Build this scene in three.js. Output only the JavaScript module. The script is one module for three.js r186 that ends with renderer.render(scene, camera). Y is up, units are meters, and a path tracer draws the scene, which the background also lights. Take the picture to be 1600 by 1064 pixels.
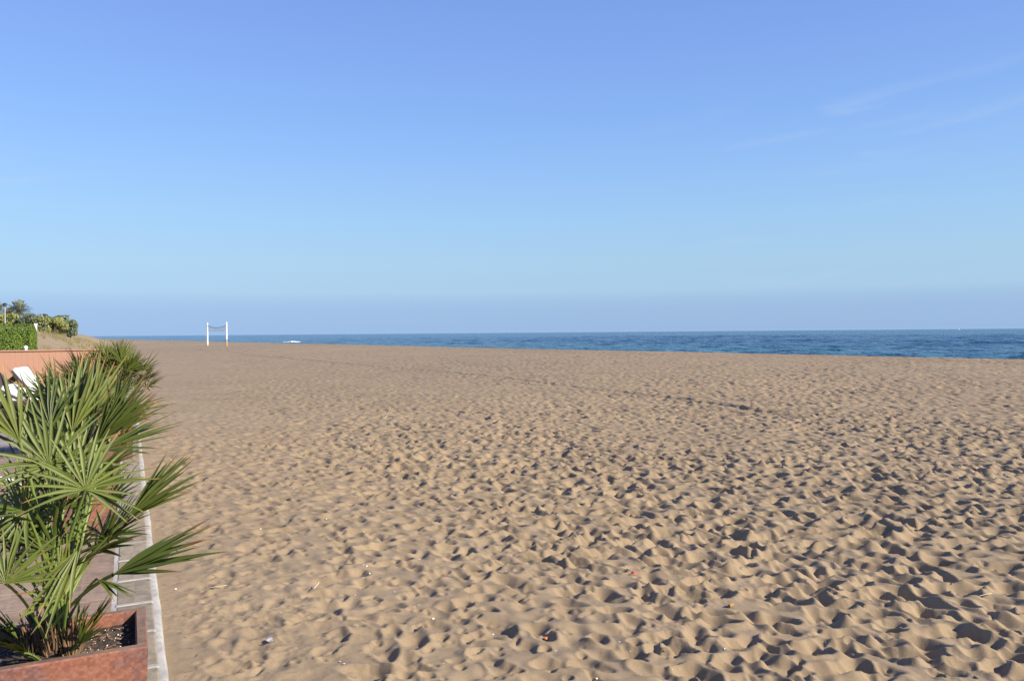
import * as THREE from 'three';
import { mergeGeometries } from 'three/addons/utils/BufferGeometryUtils.js';
import { RoundedBoxGeometry } from 'three/addons/geometries/RoundedBoxGeometry.js';

// ---------------------------------------------------------------- camera, sky, sun, exposure
const D2R = Math.PI / 180;
const EYE = 1.7, F = 1228;                       // eye height over the kerb; focal length in pixels of a 1600 px wide picture
const camera = new THREE.PerspectiveCamera(46.84, 1600 / 1064, 0.05, 40000);
camera.position.set(0, EYE, 0);
camera.rotation.order = 'YXZ';
camera.rotation.set(-0.574 * D2R, -26.04 * D2R, -0.475 * D2R);
camera.updateMatrixWorld(true);
const scene = new THREE.Scene();
const renderer = new THREE.WebGLRenderer({ antialias: true });
renderer.toneMapping = THREE.LinearToneMapping;
renderer.toneMappingExposure = 1.8;
renderer.shadowMap.enabled = true;

const SUN_AZ = 139 * D2R, SUN_EL = 31 * D2R;     // azimuth clockwise from -z (the line of the kerb)
const sunDir = new THREE.Vector3(Math.sin(SUN_AZ) * Math.cos(SUN_EL), Math.sin(SUN_EL), -Math.cos(SUN_AZ) * Math.cos(SUN_EL));
const sun = new THREE.DirectionalLight(new THREE.Color().setRGB(1.0, 0.91, 0.78), 5);
sun.position.copy(sunDir).multiplyScalar(120);
sun.castShadow = true;
sun.shadow.mapSize.set(4096, 4096);
Object.assign(sun.shadow.camera, { left: -80, right: 80, top: 80, bottom: -80, near: 1, far: 400 });
scene.add(sun, sun.target);

// ---------------------------------------------------------------- random numbers and noise
function rng(seed) {
  let a = seed >>> 0;
  return () => { a = (a + 0x6D2B79F5) >>> 0; let t = a; t = Math.imul(t ^ (t >>> 15), t | 1); t ^= t + Math.imul(t ^ (t >>> 7), t | 61); return ((t ^ (t >>> 14)) >>> 0) / 4294967296; };
}
const PERM = new Float32Array(65536);
{ const r = rng(99); for (let i = 0; i < 65536; i++) PERM[i] = r() * 2 - 1; }
function hash(ix, iy) { return PERM[((Math.imul(ix, 374761393) + Math.imul(iy, 668265263)) ^ (Math.imul(ix, 2246822519) >>> 13)) >>> 0 & 65535]; }
function vn(x, y) {                               // value noise, -1..1
  const ix = Math.floor(x), iy = Math.floor(y); let fx = x - ix, fy = y - iy;
  fx = fx * fx * (3 - 2 * fx); fy = fy * fy * (3 - 2 * fy);
  const a = hash(ix, iy), b = hash(ix + 1, iy), c = hash(ix, iy + 1), d = hash(ix + 1, iy + 1);
  return a + (b - a) * fx + (c - a) * fy + (a - b - c + d) * fx * fy;
}
function fbm(x, y, o) { let s = 0, a = 0.5; for (let i = 0; i < o; i++) { s += a * vn(x, y); const t = x * 1.62 + y * 1.21; y = y * 1.62 - x * 1.21 + 17.3; x = t + 5.1; a *= 0.5; } return s; }
function vnp(x, y, p) {                           // the same, repeating every p cells
  const ix = Math.floor(x), iy = Math.floor(y); let fx = x - ix, fy = y - iy;
  fx = fx * fx * (3 - 2 * fx); fy = fy * fy * (3 - 2 * fy);
  const m = (i) => ((i % p) + p) % p;
  const a = hash(m(ix), m(iy)), b = hash(m(ix + 1), m(iy)), c = hash(m(ix), m(iy + 1)), d = hash(m(ix + 1), m(iy + 1));
  return a + (b - a) * fx + (c - a) * fy + (a - b - c + d) * fx * fy;
}
const sst = (a, b, x) => { const t = Math.min(1, Math.max(0, (x - a) / (b - a))); return t * t * (3 - 2 * t); };
const mix = (a, b, t) => a + (b - a) * t;
const srgb = (r, g, b) => new THREE.Color().setRGB(r / 255, g / 255, b / 255, THREE.SRGBColorSpace);

// ---------------------------------------------------------------- sky (air and thin cirrus only)
{
  const W = 2048, H = 1024, data = new Float32Array(W * H * 4);
  const stops = [                                  // elevation in degrees, sRGB of the air
    [0, 160, 191, 231], [1.7, 164, 195, 233], [2.4, 169, 202, 236], [2.9, 175, 210, 239], [5, 175, 213, 243], [8, 166, 209, 250], [11.5, 154, 198, 253],
    [15, 142, 186, 250], [19, 134, 174, 243], [23, 126, 163, 235], [35, 106, 139, 218], [60, 82, 115, 195], [90, 72, 104, 182]].map(([e, r, g, b]) => { const c = srgb(r, g, b); return [e, c.r, c.g, c.b]; });
  const sunAz = SUN_AZ;
  for (let j = 0; j < H; j++) {
    const el = ((j + 0.5) / H - 0.5) * 180;
    const e = Math.max(0, el);
    let k = 0; while (k < stops.length - 2 && stops[k + 1][0] < e) k++;
    const s0 = stops[k], s1 = stops[k + 1], t = Math.min(1, (e - s0[0]) / (s1[0] - s0[0]));
    for (let i = 0; i < W; i++) {
      const ph = ((i + 0.5) / W - 0.5) * 2 * Math.PI;    // direction (cos ph, ., sin ph)
      const az = Math.atan2(Math.cos(ph), -Math.sin(ph)); // clockwise from -z
      let dAz = Math.abs(az - sunAz); if (dAz > Math.PI) dAz = 2 * Math.PI - dAz;
      let gain = 1 - 0.15 * Math.sin(dAz) * Math.sin(dAz) * sst(70, 3, e) + 0.085;
      let r = mix(s0[1], s1[1], t), g = mix(s0[2], s1[2], t), b = mix(s0[3], s1[3], t);
      r *= gain; g *= gain; b *= gain * 0.995;
      if (el > 1 && el < 40) {                       // cirrus in thin, tilted streaks
        const u = az / D2R, w = 0.55 * fbm(u * 0.09 + 3, e * 0.16, 3);
        const streak = fbm((u * 0.07 + e * 0.02) + w, (e - u * 0.16) * 1.5 + w * 3.5, 5);
        const patch = sst(0.02, 0.42, fbm(u * 0.045 + 9.7, e * 0.11 + 2.2, 3) - 0.22 + 0.36 * sst(20, 55, u));
        let c = sst(0.05, 0.5, streak) * patch * 0.26 * sst(1.5, 5, e) * sst(18, 12, e);
        r = mix(r, 0.72, c * 0.8); g = mix(g, 0.80, c * 0.8); b = mix(b, 0.92, c * 0.8);
      }
      const o = (j * W + i) * 4;
      data[o] = r / 1.8; data[o + 1] = g / 1.8; data[o + 2] = b / 1.8; data[o + 3] = 1;
    }
  }
  const sky = new THREE.DataTexture(data, W, H, THREE.RGBAFormat, THREE.FloatType);
  sky.mapping = THREE.EquirectangularReflectionMapping;
  sky.magFilter = THREE.LinearFilter; sky.minFilter = THREE.LinearFilter;
  sky.needsUpdate = true;
  scene.background = sky; scene.environment = sky;
}

// ---------------------------------------------------------------- helpers
const names = new Map();
function numbered(n) { const k = names.get(n) || 0; names.set(n, k + 1); return k ? `${n}_${String(k).padStart(3, '0')}` : n; }
function shadows(o) { o.traverse(c => { if (c.isMesh) { c.castShadow = true; c.receiveShadow = true; } }); }
function thing(name, label, category, p = [0, 0, 0], turn = 0, group) {
  const o = new THREE.Group(); o.name = numbered(name); o.position.set(...p); o.rotation.y = turn;
  o.userData = { label, category }; if (group) o.userData.group = group; scene.add(o); return o;
}
function mesh(name, geo, mat, parent = scene) { const m = new THREE.Mesh(geo, mat); m.name = parent === scene ? numbered(name) : name; m.castShadow = m.receiveShadow = true; parent.add(m); return m; }
function tag(o, label, category, group, kind) { o.userData.label = label; if (category) o.userData.category = category; if (group) o.userData.group = group; if (kind) o.userData.kind = kind; return o; }
function at(px, py, depth) {                        // a spot seen at px, py of the 1600 px photo, depth metres along the view axis
  return new THREE.Vector3((px - 800) / F * depth, -(py - 532) / F * depth, -depth).applyMatrix4(camera.matrixWorld);
}
function std(c, roughness = 0.8, extra = {}) { return new THREE.MeshStandardMaterial({ color: c, roughness, ...extra }); }
const lin = (r, g, b) => new THREE.Color().setRGB(r, g, b);
function box(w, h, d, x = 0, y = 0, z = 0, r = 0.006) { const g = r ? new RoundedBoxGeometry(w, h, d, 2, Math.min(r, w / 2.1, h / 2.1, d / 2.1)) : new THREE.BoxGeometry(w, h, d); g.translate(x, y, z); return g; }
function bar(a, b, r0, r1 = r0, n = 8) {             // a round bar from a to b
  const d = new THREE.Vector3().subVectors(b, a), g = new THREE.CylinderGeometry(r1, r0, d.length(), n, 1);
  g.translate(0, d.length() / 2, 0);
  g.applyQuaternion(new THREE.Quaternion().setFromUnitVectors(new THREE.Vector3(0, 1, 0), d.normalize()));
  g.translate(a.x, a.y, a.z); return g;
}
const V = (x, y, z) => new THREE.Vector3(x, y, z);
function noiseTex(size, fn, srgbSpace) {
  const d = new Uint8Array(size * size * 4);
  for (let j = 0; j < size; j++) for (let i = 0; i < size; i++) { const c = fn(i, j), o = (j * size + i) * 4; d[o] = c[0]; d[o + 1] = c[1]; d[o + 2] = c[2]; d[o + 3] = 255; }
  const t = new THREE.DataTexture(d, size, size); t.wrapS = t.wrapT = THREE.RepeatWrapping; t.magFilter = THREE.LinearFilter; t.minFilter = THREE.LinearMipmapLinearFilter; t.generateMipmaps = true;
  if (srgbSpace) t.colorSpace = THREE.SRGBColorSpace; t.needsUpdate = true; return t;
}
const clamp8 = (v) => Math.max(0, Math.min(255, Math.round(v)));

// ---------------------------------------------------------------- lie of the land
const SA = 7.2 * D2R, SC = Math.cos(SA), SS = Math.sin(SA);
const toSea = (x, f) => x * SC + f * SS;             // metres from the kerb towards the sea
const SEA_Y = -1.6, KERB_X = 0.165, WALL_F = 28.5;
function landBase(x, f) {
  const s = toSea(x, f);
  let y = -0.06 - 0.2 * sst(0.4, 6, s) + 0.42 * sst(12, 30, s) + 0.13 * sst(28, 40, s);
  if (s > 37) { const q = s - 37; y -= 0.011 * q * q * sst(0, 6, q) / (1 + 0.08 * q); }
  y = Math.max(y, -4);
  y += 0.05 * fbm(x * 0.11 + 3.3, f * 0.07, 3) * sst(3, 14, s) + 0.06 * vn(x * 0.05, f * 0.03 + 7) * sst(20, 38, s);
  // the dune on the landward side
  const d = sst(0.4, -7.5, x + 0.018 * (f - 70)) * sst(26, 66, f) ;
  y += 2.35 * d * (1 + 0.14 * fbm(x * 0.22, f * 0.09, 3)) * sst(330, 170, f);
  // made ground under the terrace
  const under = sst(0.13, 0.05, x) * sst(WALL_F + 0.9, WALL_F + 0.3, f);
  return mix(y, -0.32, under);
}

// trodden sand: every footprint is pressed into a height field, loose sand then slides back to its angle of repose
const FX0 = -0.5, FF0 = 0, FC = 0.01, FN = 1800, CX0 = -6, CF0 = -10, CC = 0.03, CN = 3200;
const fine = new Float32Array(FN * FN), coarse = new Float32Array(CN * CN);
function trod(x, f) {                                 // how strongly the sand is trodden
  let a = 0.40 + 0.62 * sst(0.4, 4.4, x - 0.03 * f);
  a *= 0.92 + 0.3 * vn(x * 0.21 + 5, f * 0.17);
  return Math.max(0.26, Math.min(1.2, a));
}
{
  const r = rng(7), prints = [];
  const area = (CN * CC) ** 2;
  const add = (x, f, th, age) => prints.push({ x, f, th, age, l: 0.074 + 0.052 * r(), w: 0.044 + 0.022 * r(), d: 0.038 + 0.08 * r() * r() + 0.012 * r(), k: r(), m: r() });
  // lone steps and walks of several steps
  const cell = 0.215, nc = CN * CC / cell | 0;          // ground so walked over that no spot is left untouched
  for (let a = 0; a < nc; a++) for (let b = 0; b < nc; b++) { add(CX0 + (a + r() * 1.1) * cell, CF0 + (b + r() * 1.1) * cell, r() < 0.65 ? -0.44 + (r() + r() - 1) * 0.8 : r() * 6.283, 0.45 + 0.55 * r()); }
  const total = area * 40 | 0;
  while (prints.length < total) {
    const x = CX0 + r() * CN * CC, f = CF0 + r() * CN * CC;
    const age = r();
    if (r() < 0.3) { add(x, f, r() * 6.283, age); continue; }
    let th = (r() < 0.7 ? -0.35 + (r() - 0.5) * 1.2 + (r() < 0.5 ? 0 : Math.PI) : r() * 6.283), px = x, pf = f, side = 1;
    const n = 4 + r() * 14 | 0;
    for (let i = 0; i < n; i++) {
      th += (r() - 0.5) * 0.25; px += Math.sin(th) * (0.62 + 0.15 * r()); pf += Math.cos(th) * (0.62 + 0.15 * r()); side = -side;
      add(px + Math.cos(th) * 0.1 * side, pf - Math.sin(th) * 0.1 * side, th + 0.12 * side, age);
    }
  }
  // scuffs, paw and bird marks over everything close by
  for (let i = 0; i < 7600; i++) { const x = FX0 + 16 * Math.pow(r(), 1.5), f = FF0 + 17 * r(); add(x, f, r() < 0.6 ? 0.9 + (r() - 0.5) : r() * 6.283, 0.25 * r()); const p = prints[prints.length - 1]; p.l = 0.022 + 0.05 * r() * r(); p.w = 0.012 + 0.02 * r(); p.d = (0.012 + 0.02 * r()) / Math.max(0.5, trod(x, f)); }
  prints.sort((a, b) => b.age - a.age);
  function stamp(map, N, X0, F0, C, wrap, p, a) {
    const L = p.l * 1.0, Wd = p.w * 1.0, R = 0.36, c = Math.cos(p.th), s = Math.sin(p.th);
    const ci = (p.x - X0) / C, cj = (p.f - F0) / C;
    if (!wrap && (ci < -40 || cj < -40 || ci > N + 40 || cj > N + 40)) return;
    const n = Math.ceil(R / C), i0 = Math.round(ci), j0 = Math.round(cj);
    const ix = (i) => wrap ? ((i % N) + N) % N : i;
    let base = 0, nb = 0;
    for (const [u, v] of [[0, 0], [0.12, 0], [-0.12, 0], [0, 0.1], [0, -0.1]]) {
      const i = ix(Math.round(ci + u / C)), j = ix(Math.round(cj + v / C));
      if (i >= 0 && j >= 0 && i < N && j < N) { base += map[j * N + i]; nb++; }
    }
    if (!nb) return;
    base /= nb; base *= 0.75;
    const D = p.d * a, soft = 0.20 + 0.30 * p.k;
    for (let dj = -n; dj <= n; dj++) {
      const j = ix(j0 + dj); if (j < 0 || j >= N) continue;
      const y = (j0 + dj) * C + F0 - p.f;
      for (let di = -n; di <= n; di++) {
        const i = ix(i0 + di); if (i < 0 || i >= N) continue;
        const x = (i0 + di) * C + X0 - p.x;
        const u = x * s + y * c, v = x * c - y * s;         // along, across
        const wob = 1 + 0.22 * vn((p.x + x) * 9, (p.f + y) * 9);
        const wl = Wd * (u > 0 ? 1.06 : 0.88) * wob;
        const q = Math.sqrt((u / (L * wob)) ** 2 + (v / wl) ** 2);
        if (q > 2.6) continue;
        const o = j * N + i;
        const inn = 1 - sst(1 - soft, 1 + soft * 0.6, q);
        const depth = D * (0.8 + 0.45 * u / L + 0.25 * (p.m - 0.5) * v / Wd);
        const rim = 0.26 * D * Math.exp(-(((q - 1.42) / 0.34) ** 2)) * (1 - 0.7 * u / (L * 1.4) * (p.m > 0.3 ? 1 : -0.6));
        map[o] = mix(map[o], base - depth, inn * 0.92) + rim * (1 - inn);
      }
    }
  }
  function relax(map, N, C, iters, deg) {
    const lim = Math.tan(deg * D2R) * C, lim2 = lim * 1.414;
    for (let k = 0; k < iters; k++) {
      const fwd = k & 1;
      for (let jj = 0; jj < N - 1; jj++) {
        const j = fwd ? jj : N - 2 - jj;
        for (let ii = 0; ii < N - 1; ii++) {
          const i = fwd ? ii : N - 2 - ii, o = j * N + i;
          let d = map[o] - map[o + 1]; if (d > lim) { d = (d - lim) * 0.3; map[o] -= d; map[o + 1] += d; } else if (d < -lim) { d = (d + lim) * 0.3; map[o] -= d; map[o + 1] += d; }
          d = map[o] - map[o + N]; if (d > lim) { d = (d - lim) * 0.3; map[o] -= d; map[o + N] += d; } else if (d < -lim) { d = (d + lim) * 0.3; map[o] -= d; map[o + N] += d; }
          d = map[o] - map[o + N + 1]; if (d > lim2) { d = (d - lim2) * 0.25; map[o] -= d; map[o + N + 1] += d; } else if (d < -lim2) { d = (d + lim2) * 0.25; map[o] -= d; map[o + N + 1] += d; }
          d = map[o + 1] - map[o + N]; if (d > lim2) { d = (d - lim2) * 0.25; map[o + 1] -= d; map[o + N] += d; } else if (d < -lim2) { d = (d + lim2) * 0.25; map[o + 1] -= d; map[o + N] += d; }
        }
      }
    }
  }
  function blur(map, N, rad) {
    const t = new Float32Array(N);
    for (let pass = 0; pass < 2; pass++) for (let a = 0; a < N; a++) {
      const o = pass ? a : a * N, st = pass ? N : 1; let s = 0;
      for (let i = -rad; i <= rad; i++) s += map[o + Math.min(N - 1, Math.max(0, i)) * st];
      for (let i = 0; i < N; i++) { t[i] = s / (2 * rad + 1); s += map[o + Math.min(N - 1, i + rad + 1) * st] - map[o + Math.max(0, i - rad) * st]; }
      for (let i = 0; i < N; i++) map[o + i * st] = t[i];
    }
  }
  const n1 = prints.length * 0.52 | 0, n2 = prints.length * 0.86 | 0;
  const run = (a, b) => { for (let i = a; i < b; i++) { const p = prints[i], am = trod(p.x, p.f); stamp(fine, FN, FX0, FF0, FC, false, p, am); stamp(coarse, CN, CX0, CF0, CC, true, p, am); } };
  run(0, n1); blur(fine, FN, 3); blur(fine, FN, 2); blur(coarse, CN, 1);
  run(n1, n2); relax(fine, FN, FC, 8, 40); relax(coarse, CN, CC, 3, 40);
  run(n2, prints.length); relax(fine, FN, FC, 6, 47); relax(coarse, CN, CC, 2, 46);
  console.log('prints', prints.length);
}
function bil(map, N, u, v) {
  const i = Math.floor(u), j = Math.floor(v), a = u - i, b = v - j, o = j * N + i;
  return (map[o] * (1 - a) + map[o + 1] * a) * (1 - b) + (map[o + N] * (1 - a) + map[o + N + 1] * a) * b;
}
// the vehicle track that crosses the beach
const track = [[300, 541.5, 1.45], [350, 545, 1.5], [410, 551, 1.53], [460, 555.5, 1.6], [560, 566, 1.68], [650, 573, 1.72], [780, 587, 1.78], [900, 604, 1.85], [1000, 616, 1.9], [1120, 632, 1.93], [1230, 652, 1.95]].map(([px, py, drop]) => {
  const h = 525.9 - 0.00829 * px, zc = drop * F / (py - h), p = at(px, py, zc); return [p.x, -p.z];
});
function trackDist(x, f) {
  let best = 9;
  for (let i = 0; i < track.length - 1; i++) {
    const [ax, af] = track[i], [bx, bf] = track[i + 1], dx = bx - ax, df = bf - af;
    const t = Math.max(0, Math.min(1, ((x - ax) * dx + (f - af) * df) / (dx * dx + df * df)));
    const d = Math.hypot(x - ax - t * dx, f - af - t * df); if (d < best) best = d;
  }
  return best;
}
function sandDetail(x, f) {
  let u = (x - CX0) / CC, v = (f - CF0) / CC; const M = CN - 2;
  u = ((u % M) + M) % M; v = ((v % M) + M) % M;
  let h = bil(coarse, CN, u, v);
  const fu = (x - FX0) / FC, fv = (f - FF0) / FC;
  if (fu > 1 && fv > 1 && fu < FN - 2 && fv < FN - 2) {
    const e = Math.min(sst(FN - 2, FN - 250, fu), sst(FN - 2, FN - 250, fv));
    if (e > 0) h = mix(h, bil(fine, FN, fu, fv), e);
  }
  return h;
}
function groundY(x, f) {
  let y = landBase(x, f);
  const s = toSea(x, f);
  let k = sst(0.12, 0.55, x);
  if (f > WALL_F + 0.5) k = Math.max(k, 0.35 * sst(WALL_F + 0.5, WALL_F + 3, f));
  k *= sst(60, 46, s);
  if (k > 0) y += k * sandDetail(x, f);
  return y;
}

// ---------------------------------------------------------------- the beach: one sheet, finest close to the terrace
let sand;
{
  const radii = [0.3]; while (radii[radii.length - 1] < 900) { const r = radii[radii.length - 1]; radii.push(r + Math.max(r < 2.3 ? 0.05 : 0, 0.0056 * Math.pow(r / 3, 1.32))); }
  const ang = []; const yaw = 26.04;
  for (let a = -180; a < -42; a += 4) ang.push(a);
  const NA = 620; for (let i = 0; i <= NA; i++) ang.push(-42 + 84 * i / NA);
  for (let a = 46; a <= 180; a += 4) ang.push(a);
  const nr = radii.length, na = ang.length, pos = new Float32Array(nr * na * 3), uv = new Float32Array(nr * na * 2), col = new Float32Array(nr * na * 3);
  console.log('sand grid', nr, na, nr * na * 2);
  let o = 0, q = 0;
  for (let j = 0; j < nr; j++) for (let i = 0; i < na; i++) {
    const a = (ang[i] + yaw) * D2R, r = radii[j], x = Math.sin(a) * r, f = Math.cos(a) * r;
    let y = groundY(x, f);
    const out = Math.abs(ang[i]) > 43;
    if (!out && x > 0.12) {
      if (r < 26) {                                   // clods, grains and small scuffs
        const m = sst(0.0, 0.5, fbm(x * 1.3 + 4, f * 1.3, 2)), near = sst(26, 9, r);
        y += near * (0.006 * fbm(x * 12, f * 12, 3) + 0.016 * m * Math.max(0, fbm(x * 29, f * 29, 3) + 0.02) + 0.004 * vn(x * 66, f * 66) * m);
      }
      if (r > 8 && r < 140) {                         // wheel track: a groove with a pushed-up edge
        const w = trackDist(x, f);
        if (w < 1.2) { const g = 0.16 + r * 0.0006; const e = (0.75 + 0.6 * vn(x * 0.25, f * 0.25)) * sst(11, 17, r); y += e * (-0.05 * Math.exp(-((w / g) ** 2)) + 0.03 * Math.exp(-(((w - 2.1 * g) / g) ** 2))); }
      }
    }
    pos[o] = x; pos[o + 1] = y; pos[o + 2] = -f;
    const s = toSea(x, f);
    const n1 = fbm(x * 0.9, f * 0.9, 4), n2 = fbm(x * 0.06 + 11, f * 0.05, 3);
    let l = 1 + 0.14 * n1 + 0.10 * n2, red = 1 + 0.03 * n2;
    const damp = sst(31, 39, s + 3 * n2) * 0.5;       // coarser, redder sand along the berm
    const green = f > 40 && x < -1 ? 0.3 * sst(0.05, 0.4, fbm(x * 0.35, f * 0.2 + 3, 3)) : 0;
    col[o] = l * red * (1 - 0.06 * damp) * (1 - green * 0.4); col[o + 1] = l * (1 - 0.17 * damp) * (1 - green * 0.1); col[o + 2] = l / red * (1 - 0.28 * damp) * (1 - green * 0.5);
    uv[q] = x; uv[q + 1] = f; o += 3; q += 2;
  }
  const idx = new Uint32Array((nr - 1) * (na - 1) * 6); let k = 0;
  for (let j = 0; j < nr - 1; j++) for (let i = 0; i < na - 1; i++) { const a = j * na + i, b = a + 1, c = a + na, d = c + 1; idx[k++] = a; idx[k++] = c; idx[k++] = b; idx[k++] = b; idx[k++] = c; idx[k++] = d; }
  const g = new THREE.BufferGeometry();
  g.setAttribute('position', new THREE.BufferAttribute(pos, 3)); g.setAttribute('uv', new THREE.BufferAttribute(uv, 2)); g.setAttribute('color', new THREE.BufferAttribute(col, 3));
  g.setIndex(new THREE.BufferAttribute(idx, 1)); g.computeVertexNormals();
  const r = rng(3);
  const grain = noiseTex(1024, (i, j) => { const n = r(), m = vnp(i / 8, j / 8, 128) * 0.5 + vnp(i / 32, j / 32, 32) * 0.5; let v = 214 + 16 * (r() + r() - 1) * 1.6 + 9 * m; if (n < 0.012) v -= 60; else if (n > 0.992) v += 36; return [clamp8(v + 2), clamp8(v), clamp8(v - 3)]; }, true);
  grain.repeat.set(0.8, 0.8);
  const bumpT = noiseTex(1024, (i, j) => { const v = 128 + 46 * (r() - 0.5) * 2 + 40 * vnp(i / 4, j / 4, 256) + 30 * vnp(i / 16, j / 16, 64); const c = clamp8(v); return [c, c, c]; });
  bumpT.repeat.set(0.8, 0.8);
  const m = new THREE.MeshStandardMaterial({ color: lin(0.345, 0.258, 0.156), roughness: 1, vertexColors: true, map: grain, bumpMap: bumpT, bumpScale: 0.0022 });
  sand = mesh('sand', g, m); sand.userData = { kind: 'structure', label: 'wide tan beach of dry sand trodden all over with footprints' };
}

// ---------------------------------------------------------------- the sea
{
  const radii = [50]; while (radii[radii.length - 1] < 24000) { const r = radii[radii.length - 1]; radii.push(r * (r < 80 ? 1.03 : r < 500 ? 1.005 : 1.02)); }
  const ang = []; for (let a = -46; a < 43; a += 0.22) ang.push(a); for (let a = 44; a <= 150; a += 4) ang.push(a);
  const nr = radii.length, na = ang.length, pos = new Float32Array(nr * na * 3), uv = new Float32Array(nr * na * 2), col = new Float32Array(nr * na * 3);
  const r0 = rng(21), waves = [];
  for (let i = 0; i < 26; i++) { const wl = 1.4 * Math.pow(13, i / 25) * (0.9 + 0.2 * r0()), dir = -SA + Math.PI * 1.5 + (r0() - 0.5) * (wl > 7 ? 0.5 : 1.7); waves.push([Math.sin(dir) * 6.283 / wl, Math.cos(dir) * 6.283 / wl, r0() * 6.28, 0.0085 * wl * (wl > 9 ? 0.8 : 1), wl]); }
  let o = 0, q = 0;
  for (let j = 0; j < nr; j++) { const r = radii[j], dr = r * 0.005;
    for (let i = 0; i < na; i++) {
      const a = (ang[i] + 26.04) * D2R, x = Math.sin(a) * r, f = Math.cos(a) * r;
      let y = 0; const gust = 0.9 + 0.3 * vn(x * 0.03, f * 0.02);
      for (const [kx, kf, ph, am, wl] of waves) { if (wl < dr * 2.2) continue; const c = Math.sin(x * kx + f * kf + ph + 0.8 * vn(x * 0.03 + ph, f * 0.03)); y += am * (c + 0.25 * c * c) * gust; }
      pos[o] = x; pos[o + 1] = SEA_Y + y; pos[o + 2] = -f;
      const s = toSea(x, f) - 55, sh = sst(150, 10, s) * 0.75 + 0.25 * sst(0.0, 0.4, fbm(x * 0.008, f * 0.006, 3)) * sst(900, 100, s);
      const b = 1 + 0.18 * fbm(x * 0.02 + f * 0.004, f * 0.012, 3);
      col[o] = mix(0.020, 0.034, sh) * b; col[o + 1] = mix(0.078, 0.112, sh) * b; col[o + 2] = mix(0.142, 0.142, sh) * b;
      uv[q] = x; uv[q + 1] = f; o += 3; q += 2;
    } }
  const idx = []; for (let j = 0; j < nr - 1; j++) for (let i = 0; i < na - 1; i++) { const a = j * na + i; idx.push(a, a + na, a + 1, a + 1, a + na, a + na + 1); }
  const g = new THREE.BufferGeometry();
  g.setAttribute('position', new THREE.BufferAttribute(pos, 3)); g.setAttribute('uv', new THREE.BufferAttribute(uv, 2)); g.setAttribute('color', new THREE.BufferAttribute(col, 3)); g.setIndex(idx); g.computeVertexNormals();
  console.log('sea tris', idx.length / 3);
  const chop = noiseTex(1024, (i, j) => { let v = 0; for (const [k, a] of [[8, 0.3], [16, 0.3], [32, 0.2], [64, 0.12], [128, 0.07]]) v += a * (1 - 2 * Math.abs(vnp(i / 1024 * k * 2, j / 1024 * k, k))); const c = clamp8(120 + 90 * v); return [c, c, c]; });
  chop.repeat.set(1 / 48, 1 / 48); chop.rotation = 0.15;
  const m = new THREE.MeshPhysicalMaterial({ color: 0xffffff, vertexColors: true, roughness: 0.2, ior: 1.33, specularIntensity: 0.7, bumpMap: chop, bumpScale: 1.3 });
  const sea = mesh('sea', g, m); sea.userData = { kind: 'structure', label: 'calm blue sea with small waves reaching the horizon' };
}
renderer.setSize(1024, 680);

//@OBJECTS
// ---------------------------------------------------------------- terrace, kerb
const speck = (seed, base, amp, dots = 0) => { const r = rng(seed); return noiseTex(512, (i, j) => { const m = vnp(i / 6, j / 6, 85) * 0.3 + vnp(i / 26, j / 26, 19) * 0.4 + vnp(i / 90, j / 90, 5) * 0.5; let v = base + amp * (m + 0.5 * (r() - 0.5)); if (dots && r() < dots) v -= 50; return [clamp8(v), clamp8(v), clamp8(v)]; }, true); };
const stoneTex = speck(31, 232, 40, 0.015), clayTex = speck(32, 222, 60, 0.004);
const bumpStone = noiseTex(256, (() => { const r = rng(8); return (i, j) => { const c = clamp8(128 + 60 * (r() - 0.5) + 50 * vnp(i / 5, j / 5, 51)); return [c, c, c]; }; })());
function uvBox(g, s = 1) {                           // uv in metres from position, by the face's main axis
  const p = g.attributes.position, n = g.attributes.normal, u = new Float32Array(p.count * 2);
  for (let i = 0; i < p.count; i++) { const ax = Math.abs(n.getX(i)), ay = Math.abs(n.getY(i)), az = Math.abs(n.getZ(i)); const a = ay >= ax && ay >= az ? [p.getX(i), p.getZ(i)] : ax > az ? [p.getZ(i), p.getY(i)] : [p.getX(i), p.getY(i)]; u[2 * i] = a[0] * s; u[2 * i + 1] = a[1] * s; }
  g.setAttribute('uv', new THREE.BufferAttribute(u, 2)); return g;
}
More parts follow.
